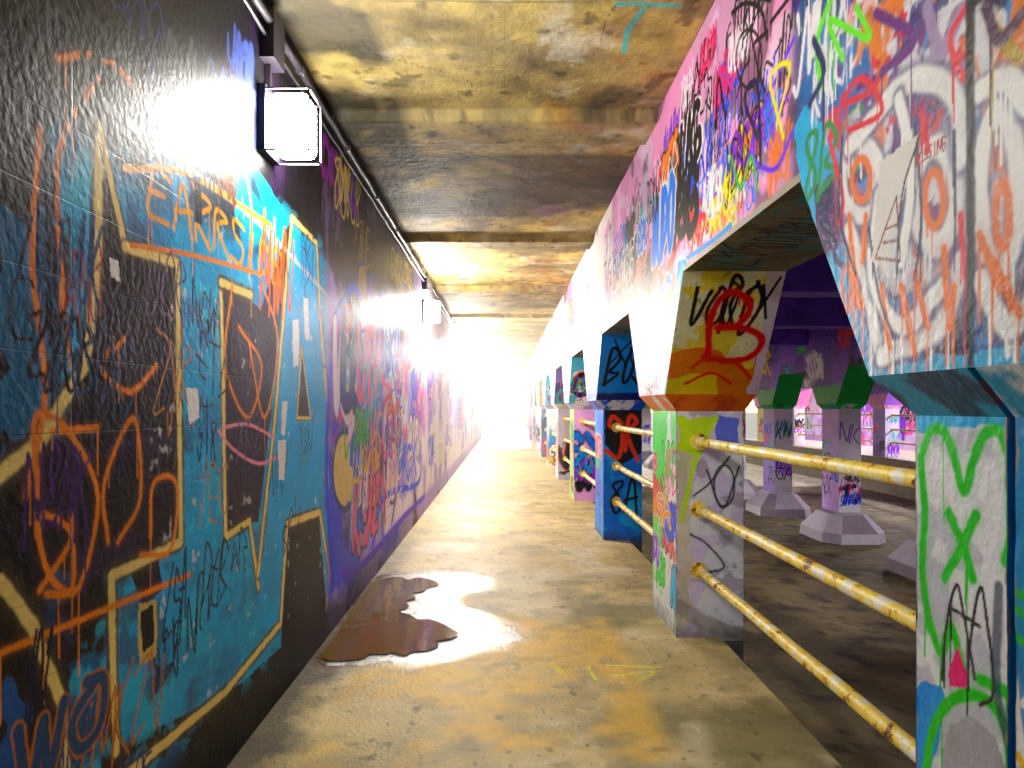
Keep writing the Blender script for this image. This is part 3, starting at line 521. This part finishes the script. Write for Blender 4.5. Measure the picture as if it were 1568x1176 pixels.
# ================= CEILING
u=np.concatenate([np.linspace(YBACK,2.4,40),np.geomspace(2.45,YEND,620)]); vv=np.linspace(XL,XR,260); V=np.repeat(vv[:,None],len(u),1)
ce=Canvas(u,V,(.70,.62,.38),.7)
def Hc(px,py): d=(ZC-EYE)*F/(625.-py); return (d,(px-773.)*d/F)
ce.blotch((.86,.76,.40),.5,.5,3,.8,.2); ce.blotch((.54,.47,.31),.6,.5,5,.8,.22); ce.blotch((.32,.29,.25),.45,.58,7,.7,.18); ce.blotch((.87,.84,.74),.3,.60,9,.6,.14); ce.blotch((.66,.45,.20),.3,.58,11,.6,.15,box=(2.5,34,.2,1.3)); ce.blotch((.16,.15,.14),.12,.66,13,.6,.08); ce.blotch((.5,.46,.36),.1,.55,41,.4,.12)
ce.blotch((.22,.20,.18),.9,.36,14,.8,.2,box=(5.3,7.2,-1.3,1.2)); ce.blotch((.16,.17,.16),.5,.38,16,.85,.15,box=(1.0,8,-1.3,-.6)); ce.blotch((.22,.2,.17),.7,.5,33,.6,.12,st=.25)  # first blotch paints the unlit stretch between lamps as darker ceiling colour
for P_ in [[(945,5),(1040,10)],[(985,15),(962,45),(955,80)]]: ce.stroke([Hc(*p) for p in P_],.03,(.35,.8,.75),1,smooth=False,over=.2)
ce.poly([Hc(*p) for p in ell(858,75,30,22)],(.78,.77,.7),.5,.08)
ce.poly([Hc(*p) for p in [(805,325),(840,312),(875,322),(840,332)]],(.5,.38,.42),.9,.01)
for y in np.arange(Y0+.2,34,1.65): ce.stroke([(y+random.uniform(-.02,.02),XL),(y+random.uniform(-.02,.02),-.2),(y+random.uniform(-.02,.02),XR)],.010,(.3,.26,.17),.6)
for y in np.arange(3,34,.8): ce.stroke([(y,random.uniform(-1,1)),(y+.4,random.uniform(-1,1)),(y+.8,random.uniform(-1,1))],.006,(.2,.17,.12),.6)
B=Builder(); st_=np.abs(((ce.U-Y0+SP/2)%SP)-SP/2); step=-.07*np.clip((.24-st_)/.03,0,1)
B.grid(np.stack([V,ce.U,ZC+step+.018*(fbm(ce.U,V,.4,61)-.5)],-1),ce.c,ce.r)
u=np.linspace(YBACK,YEND,300); v=np.linspace(XR2,14.4,120); V=np.repeat(v[:,None],len(u),1); c=Canvas(u,V,(.55,.38,.9),.6); c.blotch((.35,.25,.68),1,.5,3,.8); c.blotch((.12,.1,.18),.8,.6,5,.8)  # purple tint of the shade over the road is painted into this ceiling
scatter(c,20,(0,9,1.7,6),(.4,1),[(.05,.04,.08)],outl=0,wd=(.04,.07))
B.grid(np.stack([V,c.U,np.full(V.shape,ZC)],-1),c.c,c.r)
for cy in COLS: B.box(XR2,6.45,cy-.2,cy+.2,2.85,ZC+.01,(.5,.32,.86)); B.box(7.05,11.6,cy-.2,cy+.2,2.85,ZC+.01,(.5,.32,.86))
B.make('concrete_ceiling',M_ceil)
B=Builder(); B.box(XL-.5,14.9,YBACK,YEND,ZC+.06,5.2,(.4,.38,.33)); B.make('railway_deck',M_conc)
# ================= OUTSIDE
def mesh_plane(name,x0,x1,y0,y1,z,mat):
    B=Builder(); B.quad((x0,y0,z),(x1,y0,z),(x1,y1,z),(x0,y1,z),(.6,.58,.52),.8); return B.make(name,mat)
mesh_plane('ground',-300,300,-300,400,ROAD-.06,M_road)
B=Builder(); B.box(-1.6,1.6,YEND+.01,70,ROAD,-.005,(.93,.92,.88)); B.box(-1.6,1.41,-30,YBACK-.01,ROAD,-.005,(.7,.68,.62)); B.make('pavement',M_floor)

# ================= RAILINGS, CONDUIT, LAMPS
def tube(bm,p0,p1,r,seg=16,wob=0):
    p0=np.array(p0,float);p1=np.array(p1,float);n=max(2,int(np.linalg.norm(p1-p0)/.2)) if wob else 2
    d=(p1-p0)/np.linalg.norm(p1-p0); a=np.cross(d,(0,0,1) if abs(d[2])<.9 else (1,0,0)); a/=np.linalg.norm(a); b=np.cross(d,a); rings=[]
    for i in range(n):
        t=i/(n-1); c=p0+(p1-p0)*t+np.array((random.uniform(-wob,wob),0,random.uniform(-wob,wob)))
        rings.append([bm.verts.new(c+r*(math.cos(q)*a+math.sin(q)*b)) for q in np.linspace(0,2*math.pi,seg,endpoint=False)])
    for R,S_ in zip(rings[:-1],rings[1:]):
        for i in range(seg): f=bm.faces.new((R[i],R[(i+1)%seg],S_[(i+1)%seg],S_[i])); f.smooth=True
    bm.faces.new(rings[0][::-1]); bm.faces.new(rings[-1])
def bmobj(name,bm,mat):
    bmesh.ops.recalc_face_normals(bm,faces=bm.faces); me=bpy.data.meshes.new(name); bm.to_mesh(me); bm.free(); me.materials.append(mat); o=bpy.data.objects.new(name,me); scene.collection.objects.link(o); return o
for cx in (1.27,11.9):
    for a,b_ in zip(COLS[:-1],COLS[1:]):
        bm=bmesh.new()
        for z in (1.28,.84,.44):
            tube(bm,(cx,a+HS-.02,z),(cx,b_-HS+.02,z),.029,16,.002)
            for yy in (a+HS+.06,b_-HS-.06): tube(bm,(cx,yy-.02,z),(cx,yy+.02,z),.035)
            for yy in (a+HS+.006,b_-HS-.006): tube(bm,(cx,yy-.008,z),(cx,yy+.008,z),.055)
        bmobj('pipe_railing',bm,M_rail)
bm=bmesh.new(); tube(bm,(XL+.05,YBACK,3.33),(XL+.05,YEND,3.33),.018,12,.004); tube(bm,(XL+.03,YBACK,3.27),(XL+.03,YEND,3.27),.009,8,.004)
for y in np.arange(-2.9,34,1.1): tube(bm,(XL+.05,y-.015,3.33),(XL+.05,y+.015,3.33),.025)
bmobj('electrical_conduit',bm,M_steel)
def bx(bm,x0,x1,y0,y1,z0,z1):
    r=bmesh.ops.create_cube(bm,size=1); 
    for v_ in r['verts']: v_.co=((x0+x1)/2+v_.co.x*(x1-x0),(y0+y1)/2+v_.co.y*(y1-y0),(z0+z1)/2+v_.co.z*(z1-z0))
def lamp(wx,s,y,power):
    e=bpy.data.objects.new('wall_lamp',None); scene.collection.objects.link(e); e.location=(wx,y,2.86)
    M_lens=simple('lamp_lens',(.95,.95,.95),.3,0,(1.0,.96,.88),power)
    bm=bmesh.new(); X=lambda a:s*a
    def B2(a,b_,c,d,f,g): x0,x1=sorted((X(a),X(b_))); bx(bm,x0,x1,c,d,f,g)
    B2(0.0,.04,-.11,.11,-.15,.16)
    for zz in (.142,-.146):
        for yy in (-.10,.10): B2(.04,.245,yy-.004,yy+.004,zz-.004,zz+.004)
    for yy in (-.10,.10): B2(.238,.246,yy-.004,yy+.004,-.142,.138)
    B2(.238,.246,-.096,.096,-.150,-.142); B2(.238,.246,-.096,.096,.138,.146)
    B2(.0,.07,-.08,.08,.30,.52); B2(.01,.03,-.01,.01,.16,.30)
    o=bmobj('housing',bm,M_dark); o.parent=e
    bm=bmesh.new(); x0,x1=sorted((X(.05),X(.232))); bx(bm,x0,x1,-.092,.092,-.135,.132); o=bmobj('lens',bm,M_lens); o.parent=e; bv=o.modifiers.new('b','BEVEL'); bv.width=.03; bv.segments=3
for i,y in enumerate([3.3,9.6,16,22.4,28.8]): lamp(XL,1,y,[230,520,1100,1600,1800][i])
for y in [3.3,9.6,16,22.4,28.8]: lamp(14.4,-1,y,1100)
bm=bmesh.new()
for _ in range(700):
    if random.random()<.6: x=random.uniform(1.6,7.5); y=random.uniform(3,20); z=ROAD+.025
    else: x=random.choice([random.uniform(XL+.02,XL+.25),random.uniform(.7,1.4)]); y=random.uniform(2.8,12); z=.008
    s=random.uniform(.004,.03 if z<0 else .012); vs=[bm.verts.new((x+s*random.uniform(-1,1),y+s*random.uniform(-1,1),z+s*random.uniform(0,.6))) for _ in range(5)]
    bmesh.ops.convex_hull(bm,input=vs)
bmobj('litter',bm,simple('litter_mix',(.6,.55,.45),.8))
bm=bmesh.new(); bx(bm,XL+.01,XR-.01,10.5,YEND+3,.03,ZC-.1); m=bpy.data.materials.new('bloom_haze'); m.use_nodes=True; N=m.node_tree.nodes; N.remove(N['Principled BSDF'])
vs_=N.new('ShaderNodeVolumeScatter'); vs_.inputs['Density'].default_value=.07; vs_.inputs['Anisotropy'].default_value=.3; m.node_tree.links.new(vs_.outputs[0],N['Material Output'].inputs['Volume'])
bmobj('bloom_haze',bm,m)  # scattering volume added to give the far exit a bloom-like glow
# ================= LIGHT / WORLD / CAMERA
w=bpy.data.worlds.new('World'); scene.world=w; w.use_nodes=True; N=w.node_tree.nodes; sk=N.new('ShaderNodeTexSky'); sk.sky_type='NISHITA'; sk.sun_disc=False; sk.sun_elevation=math.radians(22); sk.sun_rotation=0
w.node_tree.links.new(sk.outputs[0],N['Background'].inputs[0]); N['Background'].inputs[1].default_value=.15
sl=bpy.data.lights.new('sun','SUN'); sl.energy=5; sl.angle=math.radians(.5); sl.color=(1,.95,.87); so=bpy.data.objects.new('sun',sl); scene.collection.objects.link(so); so.rotation_euler=(math.radians(-68),0,0)
cam=bpy.data.cameras.new('camera'); co=bpy.data.objects.new('camera',cam); scene.collection.objects.link(co); co.location=(0,0,EYE); co.rotation_euler=(math.pi/2,0,0)
cam.sensor_width=36; cam.lens=36*F/1568; cam.shift_x=11/1568; cam.shift_y=37/1568; cam.clip_start=.05; cam.clip_end=1000
scene.camera=co
scene.view_settings.view_transform='Standard'; scene.view_settings.look='None'; scene.view_settings.exposure=0
